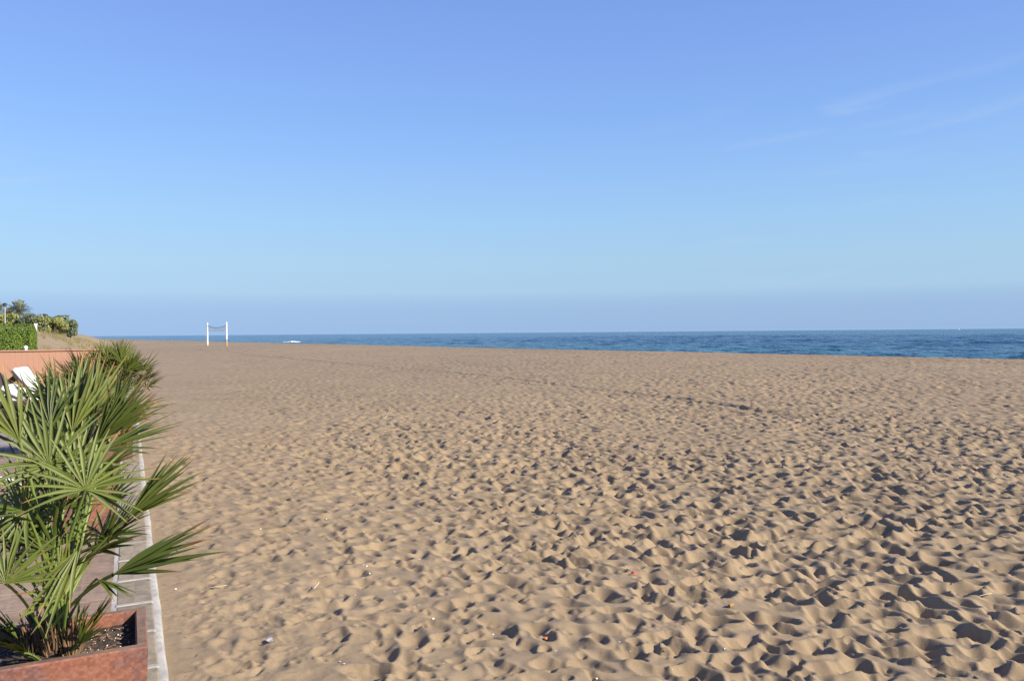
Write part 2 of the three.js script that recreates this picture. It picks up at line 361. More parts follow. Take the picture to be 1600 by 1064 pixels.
{
  const r = rng(41);
  const slab = mesh('terrace', uvBox(box(22, 0.3, WALL_F + 6, -11.10, -0.168, -(WALL_F - 6) / 2, 0)), std(lin(0.30, 0.25, 0.215), 0.95, { map: stoneTex }));
  slab.userData = { kind: 'structure', label: 'paved terrace along the top of the beach' };
  const tileMats = [[0.29, 0.21, 0.16], [0.27, 0.195, 0.148], [0.31, 0.228, 0.172], [0.28, 0.20, 0.148]].map(c => new THREE.MeshPhysicalMaterial({ color: lin(...c), roughness: 1, specularIntensity: 0.2, map: stoneTex, bumpMap: bumpStone, bumpScale: 0.001 }));
  const tg = uvBox(box(0.392, 0.03, 0.392, 0, 0, 0, 0.004), 1.3);
  for (let j = 0; j < 30; j++) for (let i = 0; i < 10; i++) {
    const t = mesh('paving_tile', tg, tileMats[r() * 4 | 0], slab);
    t.position.set(-0.31 - i * 0.4, -0.0132 + 0.0025 * (r() - 0.5), -(2.3 + j * 0.4)); t.rotation.y = (r() * 4 | 0) * Math.PI / 2;
  }
  const kerb = thing('kerb', 'long grey stone kerb with pale mortared edge between terrace and sand', 'kerb', [0, 0, 0]);
  kerb.userData.kind = 'thing';
  const km = [[0.30, 0.25, 0.18], [0.27, 0.228, 0.168], [0.32, 0.272, 0.20]].map(c => new THREE.MeshPhysicalMaterial({ color: lin(...c), roughness: 1, specularIntensity: 0.2, map: stoneTex, bumpMap: bumpStone, bumpScale: 0.0015 }));
  const mm = std(lin(0.42, 0.395, 0.35), 0.9, { map: stoneTex, bumpMap: bumpStone, bumpScale: 0.002 });
  const W = 0.21, L = 0.545, kg = uvBox(box(W, 0.09, L - 0.03, 0, 0, 0, 0.012), 1.1);
  let f = 1.7;
  while (f < WALL_F + 0.2) { const st = mesh('kerb_stone', kg, km[r() * 3 | 0], kerb); st.position.set(KERB_X - 0.045 - W / 2, -0.0405 + 0.002 * (r() - 0.5), -(f + L / 2)); f += L; }
  // pale mortar nosing along the sand, rounded by hand so its line wavers
  const sec = [[-0.29, 0.0006], [-0.045, -0.004], [-0.018, -0.006], [-0.006, -0.016], [0, -0.04], [0.004, -0.34]], P = [], U = [], I = [], n = 420;
  for (let j = 0; j <= n; j++) { const ff = -1 + (WALL_F + 1) * j / n; sec.forEach(([dx, y], k) => { P.push(KERB_X + dx + (k > 1 ? 0.006 * fbm(ff * 4, 1, 3) : 0), y + (k > 1 && k < 4 ? 0.006 * vn(ff * 9, 3) : 0), -ff); U.push(dx, ff); }); }
  for (let j = 0; j < n; j++) for (let k = 0; k < 5; k++) { const a = j * 6 + k; I.push(a, a + 1, a + 6, a + 1, a + 7, a + 6); }
  const ng = new THREE.BufferGeometry(); ng.setAttribute('position', new THREE.Float32BufferAttribute(P, 3)); ng.setAttribute('uv', new THREE.Float32BufferAttribute(U, 2)); ng.setIndex(I); ng.computeVertexNormals();
  mesh('mortar_edge', ng, Object.assign(mm, { side: THREE.DoubleSide }), kerb);
  for (let k = 0; k < 8; k++) mesh('mortar_joint', box(0.215, 0.03, 0.036, KERB_X - 0.15, -0.0098 + 0.0003 * k, -(1.7 + L * (k + 2)), 0.008), mm, kerb);
}

// ---------------------------------------------------------------- planters
const clayMap = noiseTex(512, (() => { const r = rng(36); return (i, j) => { const k = sst(-0.25, 0.3, vnp(i / 85.33, j / 85.33, 6) * 0.6 + vnp(i / 32, j / 32, 16) * 0.35), n = 12 * (r() - 0.5) + 14 * vnp(i / 8, j / 8, 64); return [clamp8(mix(129, 109, k) + n), clamp8(mix(82, 75, k) + n), clamp8(mix(63, 67, k) + n)]; }; })(), true);
const clay = std(0xffffff, 0.75, { map: clayMap, bumpMap: bumpStone, bumpScale: 0.0012 });
const rimMat = std(lin(0.235, 0.145, 0.10), 0.9, { map: clayTex, side: THREE.DoubleSide });
const soilMat = std(lin(0.085, 0.055, 0.036), 1, { map: speck(35, 190, 90, 0.05) });
const perlite = std(lin(0.62, 0.60, 0.55), 0.6);
function planter(x0, x1, f0, f1, h, label) {
  const w = x1 - x0, d = f1 - f0, t = 0.045, o = thing('planter', label, 'planter', [(x0 + x1) / 2, 0.004, -(f0 + f1) / 2], 0, 'terracotta planters along the kerb');
  // hollow tapered box: outer skin, rim, inner skin
  const P = [], I = []; const ring = (a, b, y) => { P.push(-a, y, -b, a, y, -b, a, y, b, -a, y, b); };
  const W = w / 2, D = d / 2, b = 0.006;
  ring(W - 0.02, D - 0.02, 0); ring(W, D, h - b); ring(W - b, D - b, h); ring(W - t + b, D - t + b, h); ring(W - t, D - t, h - b); ring(W - t - 0.01, D - t - 0.01, 0.1); 
  const J = []; for (let k = 0; k < 5; k++) for (let i = 0; i < 4; i++) { const a = k * 4 + i, c = k * 4 + (i + 1) % 4; (k === 2 ? J : I).push(a, a + 4, c, c, a + 4, c + 4); }
  let jg = new THREE.BufferGeometry(); jg.setAttribute('position', new THREE.Float32BufferAttribute(P, 3)); jg.setIndex(J); jg = jg.toNonIndexed(); jg.computeVertexNormals(); uvBox(jg, 1.6); mesh('rim', jg, rimMat, o);
  let g = new THREE.BufferGeometry(); g.setAttribute('position', new THREE.Float32BufferAttribute(P, 3)); g.setIndex(I); g = g.toNonIndexed(); g.computeVertexNormals(); uvBox(g, 1.6);
  mesh('planter_box', g, Object.assign(clay, { side: THREE.DoubleSide }), o);
  const sg = new THREE.PlaneGeometry(w - 2 * t - 0.004, d - 2 * t - 0.004, 120, 90); sg.rotateX(-Math.PI / 2);
  const p = sg.attributes.position; for (let i = 0; i < p.count; i++) { const x = p.getX(i), z = p.getZ(i); p.setY(i, h - 0.055 + 0.02 * fbm(x * 9 + x0, z * 9 + f0, 3) + 0.014 * Math.max(0, fbm(x * 60, z * 60 + f0, 3)) + 0.02 * Math.exp(-(x * x + z * z) / 0.02)); }
  sg.computeVertexNormals(); uvBox(sg, 3); const soil = mesh('soil', sg, soilMat, o);
  const r = rng(x0 * 77 + f0 * 911 | 0), bits = [];
  for (let i = 0; i < 150; i++) { const s = 0.0018 + 0.004 * r() * r(), q = new THREE.DodecahedronGeometry(s, 0), x = (r() - 0.5) * (w - 2 * t - 0.03), z = (r() - 0.5) * (d - 2 * t - 0.03); q.rotateX(r() * 6); q.translate(x, h - 0.048 + 0.02 * fbm(x * 9 + x0, z * 9 + f0, 3), z); bits.push(q); }
  const bm = mesh('white_grit', mergeGeometries(bits), perlite, soil); bm.userData.kind = 'stuff';
  const chips = [];
  for (let i = 0; i < 260; i++) { const x = (r() - 0.5) * (w - 2 * t - 0.04), z = (r() - 0.5) * (d - 2 * t - 0.04), q = box(0.008 + 0.022 * r(), 0.003, 0.003 + 0.006 * r(), 0, 0, 0, 0); q.rotateX(r()); q.rotateY(r() * 6.28); q.rotateZ((r() - 0.5) * 0.9); q.translate(x, h - 0.046 + 0.02 * fbm(x * 9 + x0, z * 9 + f0, 3), z); chips.push(q); }
  const cm = mesh('bark_chips', mergeGeometries(chips), std(lin(0.16, 0.10, 0.06), 1), soil); cm.userData.kind = 'stuff';
  return o;
}
planter(-0.74, 0.057, 3.47, 3.99, 0.45, 'nearest terracotta planter with dark soil at the photo corner');
planter(-0.68, -0.10, 7.6, 8.15, 0.45, 'terracotta planter hidden behind the nearest fan palm');
planter(-0.50, 0.05, 12.0, 12.6, 0.45, 'terracotta planter farthest along the kerb');

// ---------------------------------------------------------------- fan palms
const leafMat = new THREE.MeshStandardMaterial({ color: 0xffffff, vertexColors: true, roughness: 0.55, side: THREE.DoubleSide });
const stalkMat = new THREE.MeshStandardMaterial({ color: 0xffffff, vertexColors: true, roughness: 0.55, side: THREE.DoubleSide });
function paint(g, c) { const n = g.attributes.position.count, a = new Float32Array(n * 3); for (let i = 0; i < n; i++) { a[3 * i] = c[0]; a[3 * i + 1] = c[1]; a[3 * i + 2] = c[2]; } g.setAttribute('color', new THREE.BufferAttribute(a, 3)); return g; }
function frond(parent, r, base, hub, mid, normal, R, o = {}) {
  let { seg = 18, spread = 200, droop = 0.08, dry = 0.35, w = 0.0076, cup = 0.12, tone = 0 } = o;
  seg = Math.round(seg * 1.25); mid = mid.clone().normalize(); const side = new THREE.Vector3().crossVectors(mid, normal).normalize(), nn = new THREE.Vector3().crossVectors(side, mid).normalize();
  const P = [], C = [], I = [], hue = r() * 0.5 + tone, N = 8;
  const g0 = [0.038 + 0.058 * hue, 0.062 + 0.050 * hue, 0.006 + 0.003 * hue], tan = [0.30, 0.15, 0.05], rust = [0.17, 0.06, 0.024], pale = [0.15, 0.18, 0.03];
  for (let k = 0; k < seg; k++) {
    const th = ((k + 0.5) / seg - 0.5 + (r() - 0.5) * 0.9 / seg) * spread * D2R, at1 = Math.abs(th) / (spread * D2R / 2);
    const len = R * (1 - 0.28 * at1 * at1) * (0.78 + 0.32 * r());
    const d = mid.clone().multiplyScalar(Math.cos(th)).addScaledVector(side, Math.sin(th)).addScaledVector(nn, cup + (r() - 0.5) * 0.26).normalize();
    const across = new THREE.Vector3().crossVectors(nn, d).normalize(), up = new THREE.Vector3().crossVectors(d, across).normalize();
    const dr = droop * (0.5 + r()) * len * (1 + at1), bend = (r() - 0.5) * 0.12 * len, tipDry = r() < dry ? 0.12 + 0.26 * r() * r() : 0.04 + 0.05 * r(), tipC = r() < 0.55 ? tan : rust, lum = 0.82 + 0.36 * r(), wk = w * (0.8 + 0.4 * r()) * (R / 0.28) ** 0.5;
    const b0 = P.length / 3;
    for (let j = 0; j <= N; j++) {
      const t = j / N, width = wk * (t < 0.38 ? 0.12 + 0.88 * sst(0, 0.42, t) : Math.pow(Math.max(0, 1 - (t - 0.38) / 0.62), 0.72)) + 0.0004;
      const c = hub.clone().addScaledVector(d, len * t).addScaledVector(across, bend * t * t); c.y -= dr * t * t;
      const fold = width * mix(0.75, 0.35, t);
      for (const [sx, sy] of [[-1, 1], [0, -0.35], [1, 1]]) { const q = c.clone().addScaledVector(across, sx * width).addScaledVector(up, sy * fold); P.push(q.x, q.y, q.z); }
      const br = sst(1 - tipDry, 1 - tipDry * 0.35, t), pl = sst(0.22, 0, t) * 0.55;
      for (let e = 0; e < 3; e++) for (let ch = 0; ch < 3; ch++) { const lm = lum * (e === 1 ? 1.22 : 1); C.push(mix(mix(g0[ch] * lm, pale[ch], pl), tipC[ch], br)); }
    }
    for (let j = 0; j < N; j++) for (let e = 0; e < 2; e++) { const a = b0 + j * 3 + e; I.push(a, a + 3, a + 1, a + 1, a + 3, a + 4); }
  }
  const g = new THREE.BufferGeometry(); g.setAttribute('position', new THREE.Float32BufferAttribute(P, 3)); g.setAttribute('color', new THREE.Float32BufferAttribute(C, 3)); g.setIndex(I); g.computeVertexNormals();
  const m = mesh('frond', g, leafMat, parent);
  // stalk: flat above, a little thorny
  const L = base.distanceTo(hub), ctl = base.clone().lerp(hub, 0.5); ctl.y += 0.12 * L; const curve = new THREE.QuadraticBezierCurve3(base, ctl, hub.clone());
  const pg = new THREE.TubeGeometry(curve, 10, 0.0058 * (R / 0.28) ** 0.5, 6, false), list = [paint(pg, [0.13, 0.18, 0.035])]; pg.deleteAttribute('uv');
  for (let i = 0; i < 8; i++) { const p = curve.getPoint(0.2 + 0.65 * i / 8), q = p.clone().add(V((r() - 0.5) * 0.02, 0.01, (r() - 0.5) * 0.02)), s = bar(p, q, 0.0014, 0.0003, 4); s.deleteAttribute('uv'); list.push(paint(s, [0.2, 0.16, 0.05])); }
  mesh('stalk', mergeGeometries(list), stalkMat, m);
  return m;
}
function stump(parent, r, p, h, rad) {
  const list = [], core = bar(p, p.clone().add(V(0.01, h, 0)), rad, rad * 0.7, 12); core.deleteAttribute('uv'); list.push(paint(core, [0.10, 0.062, 0.036]));
  for (let i = 0; i < 90; i++) { const a = r() * 6.28, y = h * r(), q = p.clone().add(V(Math.cos(a) * rad * 0.9, y, Math.sin(a) * rad * 0.9)), e = q.clone().add(V(Math.cos(a) * 0.025, 0.05 + 0.05 * r(), Math.sin(a) * 0.025)), s = bar(q, e, 0.006, 0.0012, 4); s.deleteAttribute('uv'); const k = 0.5 + r(); list.push(paint(s, [0.17 * k, 0.105 * k, 0.055 * k])); }
  mesh('stem', mergeGeometries(list), stalkMat, parent);
}
function autoFronds(o, r, base, n, sc, lo, hi, R0, R1, top = 1) {
  for (let i = 0; i < n; i++) {
    const az = i * 2.39996 + r() * 0.6, inc = mix(lo, hi, Math.pow((i + r()) / n, 0.9)) * D2R, L = sc * (0.62 + 0.38 * r()) * mix(1, 0.72, inc / 1.9);
    const d = V(Math.sin(inc) * Math.cos(az), Math.cos(inc), Math.sin(inc) * Math.sin(az)), b = base.clone().add(V((r() - 0.5) * 0.08, 0.06 + 0.12 * r(), (r() - 0.5) * 0.08));
    const hub = b.clone().addScaledVector(d, L); if (hub.y > top) hub.y = top - 0.06 * r();
    const mid = d.clone().add(V(0, 0.12 - 0.35 * (inc / 1.6), 0)).normalize(); let nrm = V(-Math.cos(az), 0.2 + Math.tan(Math.min(1.4, inc)), -Math.sin(az)); nrm.add(V((r() - 0.5) * 1.2, (r() - 0.5) * 0.6, (r() - 0.5) * 1.2));
    frond(o, r, b, hub, mid, nrm, mix(R0, R1, r()), { seg: 12 + r() * 6 | 0, spread: 140 + 90 * r(), droop: 0.05 + 0.12 * r(), dry: 0.3 + 0.3 * r() });
  }
}
const toEye = (p) => new THREE.Vector3(0, EYE, 0).sub(p).normalize();
{
  const r = rng(1203), bx = V(-0.285, 0.40, -3.68), o = thing('fan_palm', 'nearest bushy fan palm in terracotta planter, leaf tips browned', 'palm', [0, 0, 0], 0, 'fan palms in planters along the kerb');
  o.position.set(bx.x, bx.y, bx.z); const loc = (v) => v.clone().sub(bx), Z = V(0, 0, 0);
  stump(o, r, V(0, -0.02, 0), 0.17, 0.045); stump(o, r, V(0.06, -0.02, 0.03), 0.1, 0.03); stump(o, r, V(-0.07, -0.02, -0.03), 0.12, 0.035);
  // hub seen at (px, py, depth), the leaf pointing to (tx, ty, depth), how far it faces the terrace walk
  const list = [
    [76, 727, 3.05, 92, 630, 3.12, 0.9, 0.30, 250, 17], [133, 765, 3.0, 160, 680, 3.1, 0.85, 0.275, 240, 17], [8, 912, 2.75, 28, 830, 2.8, 0.8, 0.235, 170, 13],
    [176, 898, 3.0, 316, 840, 3.02, 0.5, 0.45, 34, 11], [200, 808, 3.1, 292, 726, 3.15, 0.5, 0.36, 40, 10], [158, 705, 3.3, 262, 668, 3.35, 0.5, 0.34, 66, 10],
    [150, 695, 3.5, 222, 590, 3.55, 0.5, 0.38, 50, 12], [112, 675, 3.4, 132, 556, 3.5, 0.5, 0.35, 55, 12], [30, 690, 3.0, -20, 590, 2.95, 0.4, 0.34, 70, 12],
    [78, 668, 3.3, 84, 570, 3.4, 0.5, 0.29, 90, 11], [70, 862, 2.95, -30, 820, 2.85, 0.3, 0.30, 60, 10], [150, 905, 3.0, 215, 945, 2.9, 0.3, 0.22, 40, 5],
    [120, 860, 2.9, 45, 985, 2.75, 0.4, 0.30, 50, 5], [40, 800, 2.9, -40, 850, 2.8, 0.5, 0.27, 130, 12], 
    [95, 900, 3.1, 190, 830, 3.0, 0.3, 0.27, 90, 11], [55, 770, 3.4, 0, 690, 3.4, 0.5, 0.30, 150, 13], [175, 670, 3.7, 215, 560, 3.75, 0.4, 0.36, 45, 11], 
    [100, 930, 2.95, 60, 860, 2.85, 0.6, 0.26, 160, 13], [106, 650, 3.8, 96, 565, 3.9, 0.4, 0.29, 60, 10], [140, 650, 3.8, 170, 545, 3.9, 0.4, 0.34, 55, 11],
    [150, 860, 3.2, 245, 790, 3.15, 0.4, 0.26, 70, 9], [168, 655, 3.6, 250, 632, 3.65, 0.4, 0.3, 50, 9], [160, 690, 3.5, 240, 615, 3.6, 0.4, 0.33, 45, 10], [128, 712, 3.7, 188, 618, 3.75, 0.4, 0.34, 70, 12], [150, 740, 3.8, 230, 690, 3.85, 0.4, 0.3, 60, 10], [100, 720, 3.8, 120, 630, 3.85, 0.4, 0.32, 80, 12], [60, 720, 3.8, 40, 630, 3.85, 0.4, 0.3, 90, 12], [85, 800, 3.7, 60, 740, 3.7, 0.4, 0.26, 110, 11], [120, 800, 3.7, 160, 745, 3.7, 0.4, 0.26, 110, 11], [60, 850, 3.5, 20, 790, 3.5, 0.4, 0.25, 110, 11], [112, 870, 3.5, 150, 810, 3.5, 0.4, 0.26, 100, 10], [165, 790, 3.9, 215, 740, 3.9, 0.4, 0.26, 70, 9], [90, 760, 4.0, 95, 690, 4.05, 0.4, 0.28, 100, 11], [150, 770, 4.1, 165, 700, 4.1, 0.4, 0.28, 90, 11], [65, 830, 3.25, 10, 760, 3.2, 0.5, 0.27, 130, 12], [120, 730, 3.45, 70, 640, 3.5, 0.6, 0.3, 160, 14]];
  for (const [px, py, d, tx, ty, td, face, R, spread, seg] of list) {
    const hub = at(px, py, d), tip = at(tx, ty, td), mid = tip.clone().sub(hub).normalize(), n = toEye(hub).multiplyScalar(face).add(V((r() - 0.5) * 0.5, 0.55, (r() - 0.5) * 0.5));
    frond(o, r, V((r() - 0.5) * 0.1, 0.03 + 0.12 * r(), (r() - 0.5) * 0.08), loc(hub), mid, n, R, { spread, seg, droop: spread > 200 ? 0.1 : 0.05, dry: spread < 100 ? 0.8 : 0.25, cup: spread > 200 ? 0.1 : 0.05, tone: face > 0.7 ? 0.35 : 0.2 });  // sunlit brightness put into leaf colour, strongest on fronds facing the walk
  }
  autoFronds(o, r, V(0, 0.05, 0), 11, 0.55, 8, 50, 0.22, 0.3, 0.9);
  for (let i = 0; i < 12; i++) {                       // young suckers by the stem
    const a = r() * 6.28, b = V(Math.cos(a) * 0.07, 0.0, Math.sin(a) * 0.06), d = V(Math.cos(a) * (0.4 + r()), 0.9, Math.sin(a) * (0.4 + r())).normalize();
    frond(o, r, b, b.clone().addScaledVector(d, 0.06 + 0.1 * r()), d, V(-Math.cos(a), 0.6, -Math.sin(a)), 0.14 + 0.08 * r(), { seg: 4 + r() * 4 | 0, spread: 30 + 40 * r(), dry: 0.5, w: 0.009 });
  }
}
{
  const r = rng(877), o = thing('fan_palm', 'fan palm directly behind the nearest one, standing upright and paler', 'palm', [-0.42, 0.40, -7.87], 0, 'fan palms in planters along the kerb');
  stump(o, r, V(0, -0.02, 0), 0.25, 0.06); autoFronds(o, r, V(0, 0.1, 0), 48, 0.7, 3, 62, 0.32, 0.44, 0.88);
}
{
  const r = rng(431), o = thing('fan_palm', 'fan palm farthest along the kerb, its top just below the horizon', 'palm', [-0.25, 0.40, -12.3], 0, 'fan palms in planters along the kerb');
  stump(o, r, V(0, -0.02, 0), 0.3, 0.06); autoFronds(o, r, V(0, 0.12, 0), 54, 0.86, 2, 58, 0.32, 0.40, 1.0);
}

// ---------------------------------------------------------------- beach furniture on the terrace
const rattan = std(lin(0.045, 0.026, 0.020), 0.6, { bumpMap: noiseTex(256, (i, j) => { const c = ((i >> 4) + (j >> 4)) & 1, v = clamp8(90 + 90 * Math.abs(Math.sin((c ? i : j) / 16 * Math.PI))); return [v, v, v]; }), bumpScale: 0.004 });
const white = std(lin(0.80, 0.80, 0.78), 0.85), brownCloth = std(lin(0.055, 0.036, 0.042), 0.9);
function lounger(x, f, turn, label, cushion, raised = 62) {
  const o = thing('sun_lounger', label, 'sun lounger', [x, 0.006, -f], turn, 'sun loungers on the terrace');
  // long axis +x (feet), head at -x
  mesh('base', uvBox(mergeGeometries([box(1.95, 0.05, 0.68, 0, 0.30, 0, 0.012), box(1.95, 0.14, 0.045, 0, 0.24, 0.33, 0.01), box(1.95, 0.14, 0.045, 0, 0.24, -0.33, 0.01), box(0.045, 0.14, 0.61, 0.95, 0.24, 0, 0.01), box(0.045, 0.14, 0.61, -0.95, 0.24, 0, 0.01)]), 3), rattan, o);
  for (const sx of [-1, 1]) for (const sz of [-1, 1]) mesh('leg', box(0.07, 0.2, 0.07, sx * 0.9, 0.1, sz * 0.29, 0.008), rattan, o);
  const seat = mesh('seat_cushion', box(1.28, 0.11, 0.66, 0.33, 0.38, 0, 0.035), cushion, o);
  mesh('piping', box(1.285, 0.012, 0.668, 0.33, 0.38, 0, 0.005), cushion, seat);
  const back = new THREE.Group(); back.name = 'backrest'; back.position.set(-0.31, 0.33, 0); back.rotation.z = -raised * D2R; o.add(back);
  mesh('back_panel', box(0.64, 0.035, 0.66, -0.32, 0.02, 0, 0.01), rattan, back);
  mesh('back_cushion', box(0.64, 0.11, 0.66, -0.33, 0.095, 0, 0.035), cushion, back);
  mesh('prop', box(0.03, 0.42, 0.5, -0.52, -0.2, 0, 0.005), rattan, back);
  return o;
}
{
  const spot = (px, py, d) => { const p = at(px, py, d); return [p.x, -p.z]; };
  let [x, f] = spot(52, 600, 19.6); lounger(x + 0.25, f + 0.3, -0.32, 'sun lounger with white cushion and raised back, farthest from camera', white, 52);
  [x, f] = spot(34, 606, 18.6); lounger(x + 0.1, f - 0.9, -0.22, 'dark brown sun lounger beside white one, back raised', brownCloth, 52);
  [x, f] = spot(8, 606, 17.4); lounger(x - 0.1, f - 0.6, -0.12, 'sun lounger with white seat cushion at left photo edge', white, 35);
  [x, f] = spot(62, 620, 16.4); lounger(x + 0.35, f - 1.2, -0.15, 'white cushioned sun lounger partly hidden by palm leaves', white, 30);
}
{ // chair at the left edge, close to the planters
  const p = at(4, 800, 5.6), o = thing('garden_chair', 'white chair with grey tube legs behind nearest palm, cut by photo edge', 'chair', [p.x - 0.16, 0.005, p.z], 0.5);
  const tube = std(lin(0.22, 0.23, 0.27), 0.35, { metalness: 0.7 });
  mesh('seat', box(0.46, 0.035, 0.46, 0, 0.44, 0, 0.012), white, o);
  for (let k = 0; k < 5; k++) { const s = box(0.44, 0.06, 0.018, 0, 0.54 + 0.085 * k, -0.23 - 0.02 * k, 0.006); mesh('back_slat', s, white, o); }
  for (const sx of [-1, 1]) { mesh('leg', bar(V(sx * 0.2, 0.43, 0.2), V(sx * 0.23, 0, 0.25), 0.013), tube, o); mesh('leg', bar(V(sx * 0.2, 0.43, -0.2), V(sx * 0.23, 0, -0.27), 0.013), tube, o); mesh('back_post', bar(V(sx * 0.21, 0.42, -0.21), V(sx * 0.21, 0.93, -0.32), 0.013), tube, o); mesh('armrest', box(0.045, 0.025, 0.42, sx * 0.24, 0.64, -0.04, 0.01), white, o); mesh('arm_post', bar(V(sx * 0.235, 0.43, 0.15), V(sx * 0.24, 0.63, 0.14), 0.011), tube, o); }
}
{ // parasol foot
  const p = at(52, 800, 7.9), o = thing('parasol_base', 'square concrete parasol base on the paving behind nearest palm', 'parasol base', [p.x, 0.004, p.z], 0.1);
  const cm = std(lin(0.40, 0.36, 0.34), 0.9, { map: stoneTex });
  mesh('block', uvBox(box(0.4, 0.13, 0.4, 0, 0.065, 0, 0.02)), cm, o); mesh('socket', bar(V(0, 0.12, 0), V(0, 0.34, 0), 0.03, 0.03, 16), std(lin(0.25, 0.26, 0.28), 0.4, { metalness: 0.6 }), o);
  const hg = new THREE.TorusGeometry(0.05, 0.008, 8, 16, Math.PI); hg.translate(0, 0.128, 0.13); mesh('handle', hg, std(lin(0.05, 0.05, 0.055), 0.5), o);
}

// ---------------------------------------------------------------- wall at the end of the terrace
{
  const o = thing('terrace_wall', 'long low terracotta orange wall closing the far end of the terrace', 'wall', [-8, 0, -WALL_F]);
  o.userData.kind = 'thing';
  const wm = std(lin(0.36, 0.195, 0.13), 0.9);
  const L = 14.6, H = 1.24, list = []; const n = 96;
  for (let i = 0; i < n; i++) { const w = L / n; list.push(box(w - 0.005, H, 0.12, -L / 2 + w * (i + 0.5), H / 2, 0, 0.006)); }
  list.push(box(L, H - 0.02, 0.112, 0, (H - 0.02) / 2, 0, 0));
  mesh('wall_face', uvBox(mergeGeometries(list.map(g => g.index ? g.toNonIndexed() : g))), wm, o);
  mesh('coping', box(L + 0.04, 0.045, 0.2, 0, H + 0.0225, 0, 0.012), wm, o);
  const p = at(45.5, 543.5, 25.3), l = thing('globe_lamp', 'small white globe lamp on top of the orange wall', 'lamp', [p.x, H + 0.045, -WALL_F]);
  mesh('globe', new THREE.SphereGeometry(0.06, 24, 16).translate(0, 0.075, 0), std(lin(0.82, 0.82, 0.80), 0.4), l); mesh('collar', new THREE.CylinderGeometry(0.035, 0.04, 0.03, 16).translate(0, 0.015, 0), std(lin(0.6, 0.6, 0.6), 0.5), l);
}

// ---------------------------------------------------------------- hedge, shrubs, date palms on the dune
function leafCloud(r, n, sample, size, c0, c1) {
  const P = new Float32Array(n * 12), N = new Float32Array(n * 12), C = new Float32Array(n * 12), I = [];
  const q = new THREE.Vector3(), a = new THREE.Vector3(), b = new THREE.Vector3(), nn = new THREE.Vector3();
  for (let i = 0; i < n; i++) {
    const [p, out] = sample(); nn.set(r() - 0.5, r() - 0.5, r() - 0.5).multiplyScalar(1.7).add(out).normalize(); a.set(r() - 0.5, r() - 0.5, r() - 0.5).cross(nn).normalize(); b.crossVectors(nn, a);
    const s = size * (0.6 + 0.8 * r()), k = r(), l = 0.75 + 0.5 * r();
    [[-0.5, -0.2], [0.1, -0.35], [0.6, 0.15], [-0.1, 0.4]].forEach(([u, v], e) => { q.copy(p).addScaledVector(a, u * s * 1.4).addScaledVector(b, v * s); const o = (i * 4 + e) * 3; P[o] = q.x; P[o + 1] = q.y; P[o + 2] = q.z; N[o] = nn.x; N[o + 1] = nn.y; N[o + 2] = nn.z; for (let ch = 0; ch < 3; ch++) C[o + ch] = mix(c0[ch], c1[ch], k) * l; });
    const o = i * 4; I.push(o, o + 1, o + 2, o, o + 2, o + 3);
  }
  const g = new THREE.BufferGeometry(); g.setAttribute('position', new THREE.BufferAttribute(P, 3)); g.setAttribute('normal', new THREE.BufferAttribute(N, 3)); g.setAttribute('color', new THREE.BufferAttribute(C, 3)); g.setIndex(I); return g;
}
const foliage = new THREE.MeshStandardMaterial({ color: 0xffffff, vertexColors: true, roughness: 0.7, side: THREE.DoubleSide });
const bark = std(lin(0.10, 0.075, 0.055), 1);
{
  const r = rng(55), x1 = -4.3, W = 7, H = 1.42, D = 2.2, f0 = 45;
  const y0 = groundY(x1 - 1, f0 + 0.5) - 0.12, o = thing('hedge', 'clipped bright green hedge beyond the orange wall', 'hedge', [x1 - W / 2, y0, -(f0 + D / 2)]);
  const smp = () => { const e = r(); let p, n; if (e < 0.4) { p = V((r() - 0.5) * W, (r()) * H, D / 2); n = V(0, 0, 1); } else if (e < 0.65) { p = V(W / 2, r() * H, (r() - 0.5) * D); n = V(1, 0, 0); } else { p = V((r() - 0.5) * W, H, (r() - 0.5) * D); n = V(0, 1, 0); }
    const bump = 0.16 * fbm(p.x * 1.1 + 3, p.y * 1.6 + p.z, 3); p.addScaledVector(n, bump - 0.14 * r() * r()); if (p.y > H * 0.8) { const k = (p.y - H * 0.8) / H; p.z -= Math.sign(p.z) * k * 0.3; p.x -= p.x > W / 2 - 0.4 ? k * 0.5 : 0; } return [p, n]; };
  mesh('leaves', leafCloud(r, 26000, smp, 0.05, [0.055, 0.115, 0.009], [0.145, 0.205, 0.02]), foliage, o);
  const st = []; for (let i = 0; i < 40; i++) { const p = V((i / 39 - 0.5) * (W - 0.5), 0, (r() - 0.5) * (D - 0.6)); st.push(bar(p, p.clone().add(V((r() - 0.5) * 0.4, H * 0.85, (r() - 0.5) * 0.3)), 0.03, 0.01, 5)); }
  mesh('stems', mergeGeometries(st), bark, o);
  mesh('dark_core', box(W - 0.5, H - 0.2, D - 0.5, 0, (H - 0.2) / 2, 0, 0.1), std(lin(0.03, 0.05, 0.012), 1), o);  // solid dark green box filling the hedge behind its leaves
}
